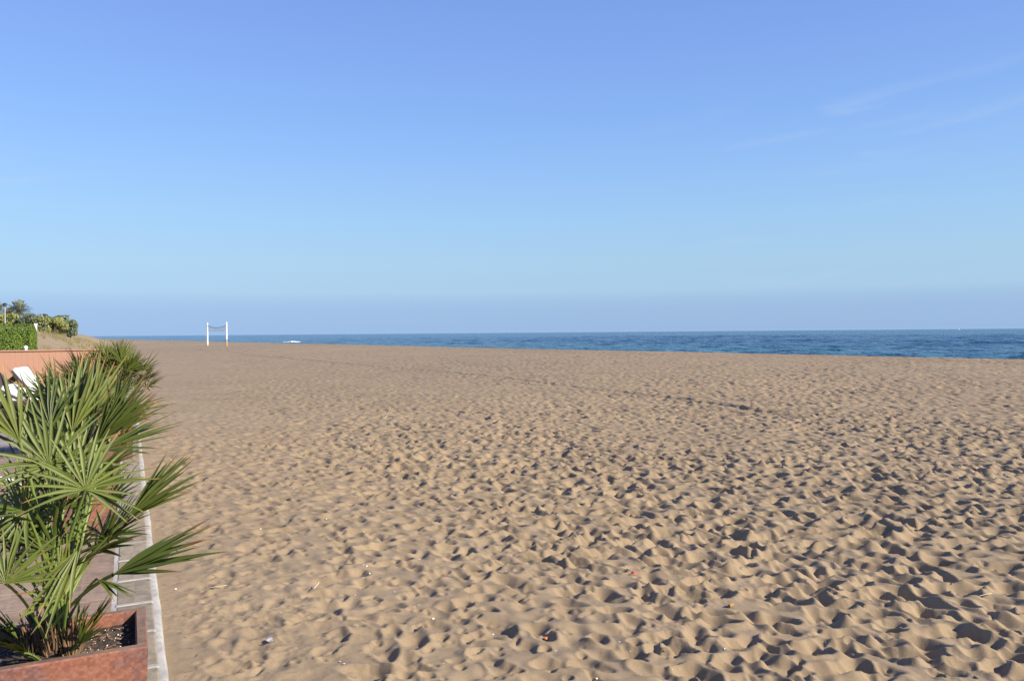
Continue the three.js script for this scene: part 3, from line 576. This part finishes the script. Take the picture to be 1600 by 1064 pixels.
function shrub(px, py, d, w, h, seed, label, c0, c1, n = 3600) {   // px, py: the middle of its foot
  const r = rng(seed), p = at(px, py, d), o = thing('coastal_shrub', label, 'shrub', [p.x, groundY(p.x, -p.z) - 0.1, p.z], 0, 'shrubs on top of the dune');
  const y0 = o.position.y, topY = p.y + h - y0, lobes = []; for (let i = 0; i < 11; i++) lobes.push([(r() - 0.5) * w * 0.8, topY - h * (0.2 + 0.85 * r()), (r() - 0.5) * w * 0.7, (0.18 + 0.16 * r()) * Math.min(w, h * 1.4)]);
  const smp = () => { const l = lobes[r() * lobes.length | 0], dir = V(r() - 0.5, r() - 0.4, r() - 0.5).normalize(), k = 0.55 + 0.5 * Math.pow(r(), 0.6); return [V(l[0] + dir.x * l[3] * k * 1.2, Math.min(topY + 0.08 * r(), Math.max(0.1, l[1] + dir.y * l[3] * k)), l[2] + dir.z * l[3] * k), dir]; };
  mesh('crown', leafCloud(r, n, smp, 0.13, c0, c1), foliage, o);
  const tr = []; for (const l of lobes) tr.push(bar(V(l[0] * 0.2, 0, l[2] * 0.2), V(l[0], l[1], l[2]), 0.06, 0.02, 6)); mesh('trunk', mergeGeometries(tr), bark, o);
}
const dk = [[0.085, 0.115, 0.06], [0.16, 0.19, 0.10]], yl = [[0.15, 0.175, 0.045], [0.25, 0.27, 0.08]];  // greens also lightened to stand in for haze over the dune
shrub(60, 515, 84, 2.1, 1.65, 61, 'dark green shrub left of the yellowish one on the dune', ...dk);
shrub(82, 516, 80, 2.3, 1.35, 62, 'broad yellow green shrub in the middle of the dune top', ...yl, 4600);
shrub(94, 514, 88, 2.0, 1.45, 63, 'dark shrub behind the yellow green one on the dune', ...dk);
shrub(107, 520, 83, 1.25, 1.6, 64, 'rightmost dark grey green shrub at the dune edge', ...dk, 3000);
shrub(38, 508, 86, 2.0, 0.75, 65, 'low scrub at the foot of the date palms', ...dk);
shrub(8, 507, 88, 2.4, 1.2, 66, 'bushy scrub at the left photo edge behind the hedge', ...yl);
function datePalm(px, py, d, topPy, R, seed, label) {
  const r = rng(seed), p = at(px, py, d), top = at(px, topPy, d), y0 = groundY(p.x, p.z * -1) - 0.15, o = thing('date_palm', label, 'palm tree', [p.x, y0, p.z], 0, 'date palms beyond the hedge'), H = top.y - y0;
  const tr = []; for (let k = 0; k < 14; k++) tr.push(new THREE.CylinderGeometry(0.17, 0.21, H / 14 + 0.02, 12).translate(0.01 * k * Math.sin(seed), H * (k + 0.5) / 14, 0)); mesh('trunk', mergeGeometries(tr), bark, o);
  const c = V(0.13 * Math.sin(seed), H, 0);
  for (let i = 0; i < 46; i++) {
    const az = i * 2.4 + r(), inc = mix(8, 128, Math.pow(i / 45, 0.8)) * D2R, L = R * (0.85 + 0.3 * r()), d0 = V(Math.sin(inc) * Math.cos(az), Math.cos(inc), Math.sin(inc) * Math.sin(az)), P = [], C = [], I = [];
    const side = V(-Math.sin(az), 0, Math.cos(az)), n = 22, g1 = i > 38 ? [0.27, 0.21, 0.12] : [0.17, 0.185, 0.10];
    for (let k = 1; k <= n; k++) for (const sd of [-1, 1]) {
      const t = k / n, b = c.clone().addScaledVector(d0, L * t); b.y -= 0.55 * L * t * t * Math.sin(inc); const ll = 0.34 * R * Math.sin(Math.PI * (0.12 + 0.82 * t)) * (0.8 + 0.4 * r());
      const dir = d0.clone().multiplyScalar(0.8).addScaledVector(side, sd).add(V(0, 0.25 - 0.3 * t, 0)).normalize(), e = b.clone().addScaledVector(dir, ll), w = d0.clone().multiplyScalar(0.016), m = b.clone().lerp(e, 0.5), o0 = P.length / 3;
      for (const q of [b.clone().sub(w), m.clone().addScaledVector(w, 1.6), e, m.clone().addScaledVector(w, -1.6)]) { P.push(q.x, q.y, q.z); const l = 0.8 + 0.4 * r(); C.push(g1[0] * l, g1[1] * l, g1[2] * l); }
      I.push(o0, o0 + 1, o0 + 2, o0, o0 + 2, o0 + 3);
    }
    for (let k = 0; k < 8; k++) { const o0 = P.length / 3; for (const t of [k / 8, (k + 1) / 8]) { const b = c.clone().addScaledVector(d0, L * t); b.y -= 0.55 * L * t * t * Math.sin(inc); for (const sd of [-1, 1]) { P.push(b.x + side.x * 0.02 * sd, b.y, b.z + side.z * 0.02 * sd); C.push(0.13, 0.13, 0.06); } } I.push(o0, o0 + 1, o0 + 2, o0 + 1, o0 + 3, o0 + 2); }
    const g = new THREE.BufferGeometry(); g.setAttribute('position', new THREE.Float32BufferAttribute(P, 3)); g.setAttribute('color', new THREE.Float32BufferAttribute(C, 3)); g.setIndex(I); g.computeVertexNormals(); mesh('frond', g, foliage, o);
  }
}
datePalm(27, 508, 92, 488, 1.8, 71, 'date palm with round feathery crown, tallest against the sky');
datePalm(13, 508, 95, 494, 1.4, 72, 'shorter date palm between lamp post and tallest palm');
datePalm(-4, 508, 90, 487, 1.5, 73, 'date palm cut off by the left photo edge');
function lampPost(px, pyTop, d, label, colour, r0) {
  const t = at(px, pyTop, d), y0 = groundY(t.x, -t.z) - 0.1, H = t.y - y0, o = thing('lamp_post', label, 'lamp post', [t.x, y0, t.z], 0), m = std(colour, 0.6);
  mesh('pole', bar(V(0, 0, 0), V(0, H - 0.25, 0), r0, r0 * 0.8, 12), m, o);
  mesh('lamp_head', mergeGeometries([new THREE.CylinderGeometry(0.16, 0.1, 0.22, 12).translate(0, H - 0.2, 0), new THREE.ConeGeometry(0.2, 0.1, 12).translate(0, H - 0.04, 0)]), std(lin(0.06, 0.065, 0.07), 0.5), o);
}
lampPost(6.5, 473, 62, 'pale grey lamp post in front of the date palms', lin(0.30, 0.29, 0.29), 0.06);
lampPost(69, 490, 78, 'dark lamp post rising from the dune shrubs', lin(0.07, 0.06, 0.07), 0.05);
{
  const b = at(55, 512, 62), y = groundY(b.x, -b.z), o = thing('marker_post', 'short white post on the dune beside the hedge', 'post', [b.x, y - 0.1, b.z]);
  const H = at(55, 505.5, 62).y - y + 0.1; mesh('shaft', box(0.17, H - 0.1, 0.17, 0, (H - 0.1) / 2, 0, 0.01), white, o); mesh('cap', box(0.23, 0.1, 0.23, 0, H - 0.05, 0, 0.02), white, o);
}
{ // dune grass
  const r = rng(81), list = [], C = [], P = [], I = [];
  for (let k = 0; k < 900; k++) {
    const f = 46 + 70 * r(), x = -1.2 - 11 * r(); if (fbm(x * 0.35, f * 0.2 + 3, 3) < 0.02) continue; const y = groundY(x, f);
    for (let i = 0; i < 12; i++) { const a = r() * 6.28, h = 0.14 + 0.25 * r(), bx = x + (r() - 0.5) * 0.4, bz = -f + (r() - 0.5) * 0.4, o = P.length / 3, l = 0.7 + 0.6 * r(); P.push(bx - 0.012, y - 0.02, bz, bx + 0.012, y - 0.02, bz, bx + Math.cos(a) * h * 0.6, y + h, bz + Math.sin(a) * h * 0.6); for (let e = 0; e < 3; e++) C.push(0.17 * l, 0.15 * l, 0.05 * l); I.push(o, o + 1, o + 2); }
  }
  const g = new THREE.BufferGeometry(); g.setAttribute('position', new THREE.Float32BufferAttribute(P, 3)); g.setAttribute('color', new THREE.Float32BufferAttribute(C, 3)); g.setIndex(I); g.computeVertexNormals();
  tag(mesh('dune_grass', g, foliage), 'dry yellowish grass growing in patches on the dune', 'grass', null, 'stuff');
}

// ---------------------------------------------------------------- volleyball net
{
  const pl = at(323.7, 540, 116), pr = at(353.6, 540, 111.5), o = thing('volleyball_net', 'two white posts with a sagging volleyball net on the sand', 'volleyball net', [(pl.x + pr.x) / 2, 0, (pl.z + pr.z) / 2]);
  const c = o.position.clone(), rope = std(lin(0.06, 0.07, 0.06), 0.9), net = std(lin(0.30, 0.26, 0.22), 0.9), rust = std(lin(0.46, 0.29, 0.16), 0.8), pm = std(lin(0.82, 0.81, 0.78), 0.6);
  const ends = [];
  for (const [p, ty, paintH] of [[pl, 505.3, 0.22], [pr, 503.9, 1.0]]) {
    const gy = groundY(p.x, -p.z), top = at(p === pl ? 323.7 : 353.6, ty, p === pl ? 116 : 111.5), b = V(p.x - c.x, gy - 0.15, p.z - c.z), t = V(p.x - c.x, top.y, p.z - c.z); ends.push([b, t]);
    const po = mesh('post', bar(b, t, 0.105, 0.1, 16), pm, o); mesh('post_cap', new THREE.CylinderGeometry(0.115, 0.115, 0.06, 16).translate(t.x, t.y + 0.03, t.z), pm, po);
    const q = b.clone().add(V(0, paintH + 0.15, 0)); mesh('worn_foot', bar(b.clone().add(V(0, 0.05, 0)), q, 0.109, 0.107, 16), rust, po);
  }
  const A = ends[0][1].clone().add(V(0, -0.3, 0)), B = ends[1][1].clone().add(V(0, -0.38, 0)), n = 28, sag = (t) => 0.34 * 4 * t * (1 - t), pt = (t, dy) => A.clone().lerp(B, t).add(V(0, -sag(t) - dy, 0)), R = [], G = [];
  for (let i = 0; i < n; i++) { R.push(bar(pt(i / n, 0), pt((i + 1) / n, 0), 0.03, 0.03, 6)); }
  for (let k = 1; k <= 8; k++) for (let i = 0; i < n; i += 2) G.push(bar(pt(i / n, k * 0.11 * (1 - 0.35 * Math.sin(Math.PI * i / n))), pt((i + 2) / n, k * 0.11 * (1 - 0.35 * Math.sin(Math.PI * (i + 2) / n))), 0.005, 0.005, 3));
  for (let i = 1; i < 60; i++) { const t = i / 60; G.push(bar(pt(t, 0), pt(t, 0.88 * (1 - 0.35 * Math.sin(Math.PI * t))), 0.005, 0.005, 3)); }
  mesh('top_rope', mergeGeometries(R), rope, o); mesh('net', mergeGeometries(G), net, o);
}

// ---------------------------------------------------------------- out at sea
function foamCrest(px, py, len, h, seed, label) {
  const hz = 525.9 - 0.00829 * px, d = (EYE - SEA_Y - 0.2) * F / (py - hz), p = at(px, py, d), r = rng(seed), list = [];
  for (let i = 0; i < 46; i++) { const t = r() * 2 - 1, s = h * (0.2 + 0.4 * r()) * (1 - 0.75 * Math.abs(t)), g = new THREE.IcosahedronGeometry(s, 1); const q = g.attributes.position; for (let k = 0; k < q.count; k++) { const e = 1 + 0.25 * vn(q.getX(k) * 9 + i, q.getY(k) * 9 + q.getZ(k) * 5); q.setXYZ(k, q.getX(k) * e * 1.6, q.getY(k) * e, q.getZ(k) * e); } g.computeVertexNormals(); g.translate(t * len / 2 - SS * 0, s * 0.2, (r() - 0.5) * h * 1.5); list.push(g); }
  const m = mesh('foam_crest', mergeGeometries(list), std(lin(0.82, 0.84, 0.85), 0.9)); m.position.set(p.x, SEA_Y + 0.05, p.z); m.rotation.y = -26 * D2R;
  tag(m, label, 'foam', null, 'stuff');
}
foamCrest(457, 533.6, 8.5, 0.75, 91, 'white foam of a small wave breaking near the volleyball net');
foamCrest(985, 540.2, 3.6, 0.16, 92, 'thin white foam line on the sea in mid photo');
{
  const p = at(1499, 513, 2600), o = thing('motor_boat', 'tiny white boat on the horizon at the right', 'boat', [p.x, SEA_Y, p.z], 0.5);
  const sh = new THREE.Shape(); sh.moveTo(-4.5, 0); sh.lineTo(4, 0); sh.lineTo(5.8, 1.7); sh.lineTo(-4.6, 1.4); sh.closePath();
  mesh('hull', new THREE.ExtrudeGeometry(sh, { depth: 2.6, bevelEnabled: true, bevelSize: 0.25, bevelThickness: 0.3 }).translate(0, -0.1, -1.3), white, o);
  mesh('cabin', box(3.6, 1.4, 2.2, -0.8, 2.1, 0, 0.25), white, o); mesh('windscreen', box(0.06, 0.8, 1.9, 1.06, 2.2, 0, 0.02), std(lin(0.03, 0.04, 0.05), 0.1), o); mesh('mast', bar(V(-1, 2.7, 0), V(-1.2, 4.6, 0), 0.08, 0.04), white, o);
}

// ---------------------------------------------------------------- things dropped on the sand
function onSand(px, py) { let lo = 1.5, hi = 300; const dir = at(px, py, 1); for (let i = 0; i < 40; i++) { const m = (lo + hi) / 2, p = at(px, py, m); if (p.y > groundY(p.x, -p.z)) lo = m; else hi = m; } const p = at(px, py, lo); p.y = groundY(p.x, -p.z); return p; }
{
  const r = rng(301);
  const rag = (px, py, s, col, name, label, cat, rough = 0.5) => {
    const p = onSand(px, py), g = new THREE.PlaneGeometry(s, s * 0.7, 10, 8); g.rotateX(-Math.PI / 2); const q = g.attributes.position; for (let i = 0; i < q.count; i++) q.setY(i, 0.012 + s * 0.35 * (0.5 + fbm(q.getX(i) / s * 3 + px, q.getZ(i) / s * 3, 3))); g.computeVertexNormals();
    const m = mesh(name, g, std(col, rough, { side: THREE.DoubleSide })); m.position.copy(p); m.rotation.y = r() * 6; tag(m, label, cat);
  };
  rag(990, 899, 0.055, lin(0.55, 0.09, 0.08), 'plastic_scrap', 'crumpled red plastic scrap lying on the sand', 'litter');
  rag(421, 1005, 0.045, lin(0.36, 0.36, 0.4), 'paper_scrap', 'small pale bluish scrap on the sand near the bottom', 'litter');
  { const p = onSand(854, 1000), o = thing('bottle_cap', 'small orange bottle cap half sunk in the sand', 'bottle cap', [p.x, p.y, p.z]); const g = new THREE.CylinderGeometry(0.011, 0.012, 0.01, 20); mesh('cap', g.rotateX(0.5).translate(0, 0.008, 0), std(lin(0.45, 0.17, 0.04), 0.5), o); }
  { const p = onSand(1142, 949), m = mesh('cork', new THREE.CylinderGeometry(0.012, 0.013, 0.05, 14).rotateZ(1.5).translate(0, 0.014, 0), std(lin(0.28, 0.16, 0.06), 0.9)); m.position.copy(p); m.rotation.y = 0.4; tag(m, 'brown cork in a footprint right of the red scrap', 'cork'); }
  const straw = (px, py, len, turn, label, lift = 0.1) => { const p = onSand(px, py), c = new THREE.QuadraticBezierCurve3(V(-len / 2, 0.006, 0), V(0, 0.02, len * 0.12), V(len / 2, 0.01 + len * lift, 0)), m = mesh('dry_straw', new THREE.TubeGeometry(c, 8, 0.0028, 5), std(lin(0.62, 0.52, 0.34), 0.8)); m.position.copy(p); m.position.y += 0.006; m.rotation.y = turn; tag(m, label, 'straw', 'dry straws on the sand'); };
  straw(340, 921, 0.12, -0.4, 'pale dry straw lying level on the smooth sand beside the kerb'); straw(494, 919, 0.1, 1.0, 'short bent dry straw in the trodden sand right of the kerb');
  straw(604, 654, 0.28, 0.6, 'upright dry stalk sticking out of the sand far up the beach', 0.9); straw(1541, 933, 0.1, -0.3, 'pale dry straw on the sand near the right edge');
  { const p = onSand(267, 872), o = thing('dry_leaf', 'curled brown dry leaf on the sand beside the kerb', 'leaf', [p.x, p.y, p.z]); for (let k = 0; k < 6; k++) { const g = new THREE.PlaneGeometry(0.11, 0.012, 8, 1), q = g.attributes.position; for (let i = 0; i < q.count; i++) { const t = q.getX(i) / 0.11 + 0.5; q.setZ(i, q.getZ(i) + 0.045 * Math.sin(t * 2.4)); } g.rotateX(-Math.PI / 2); g.rotateY((k - 2.5) * 0.22 + 0.3); g.translate(0, 0.01 + 0.002 * k, 0.008 * (k - 2.5)); g.computeVertexNormals(); mesh('leaf_blade', g, std(lin(0.17, 0.10, 0.05), 0.9, { side: THREE.DoubleSide }), o); } }
  // broken shell and white grit strewn about
  const bits = [];
  for (let i = 0; i < 760; i++) {
    const a = (26.04 + (r() - 0.5) * 70) * D2R, d = 3 + 16 * Math.pow(r(), 1.3), x = Math.sin(a) * d, f = Math.cos(a) * d; if (x < 0.2 || (x > 3 && r() < 0.5)) continue;
    const s = 0.002 + 0.006 * Math.pow(r(), 2.5), g = new THREE.SphereGeometry(s, 6, 4, 0, 6.28, 0, 1.3); g.scale(1.3, 0.45, 0.9); g.rotateX(r() * 1.6); g.rotateY(r() * 6.28); g.translate(x, groundY(x, f) + 0.004, -f); const k = 0.7 + 0.3 * r(); bits.push(paint(g, [0.74 * k, 0.69 * k, 0.6 * k]));
  }
  tag(mesh('shell_grit', mergeGeometries(bits), new THREE.MeshStandardMaterial({ color: 0xffffff, vertexColors: true, roughness: 0.45, side: THREE.DoubleSide })), 'white bits of broken shell strewn over the sand', 'shells', null, 'stuff');
  const twigs = [];
  for (let i = 0; i < 160; i++) { const x = 0.22 + 1.4 * r() * r(), f = 4 + 12 * r(), l = 0.015 + 0.05 * r(), t = r() * 6.28, y = groundY(x, f) + 0.005; twigs.push(bar(V(x, y, -f), V(x + Math.cos(t) * l, groundY(x + Math.cos(t) * l, f - Math.sin(t) * l) + 0.008, -f + Math.sin(t) * l), 0.0016, 0.0008, 4)); }
  tag(mesh('twig_litter', mergeGeometries(twigs), std(lin(0.14, 0.10, 0.06), 1)), 'tiny dark twigs littering the sand beside the kerb', 'twigs', null, 'stuff');
}
renderer.render(scene, camera);
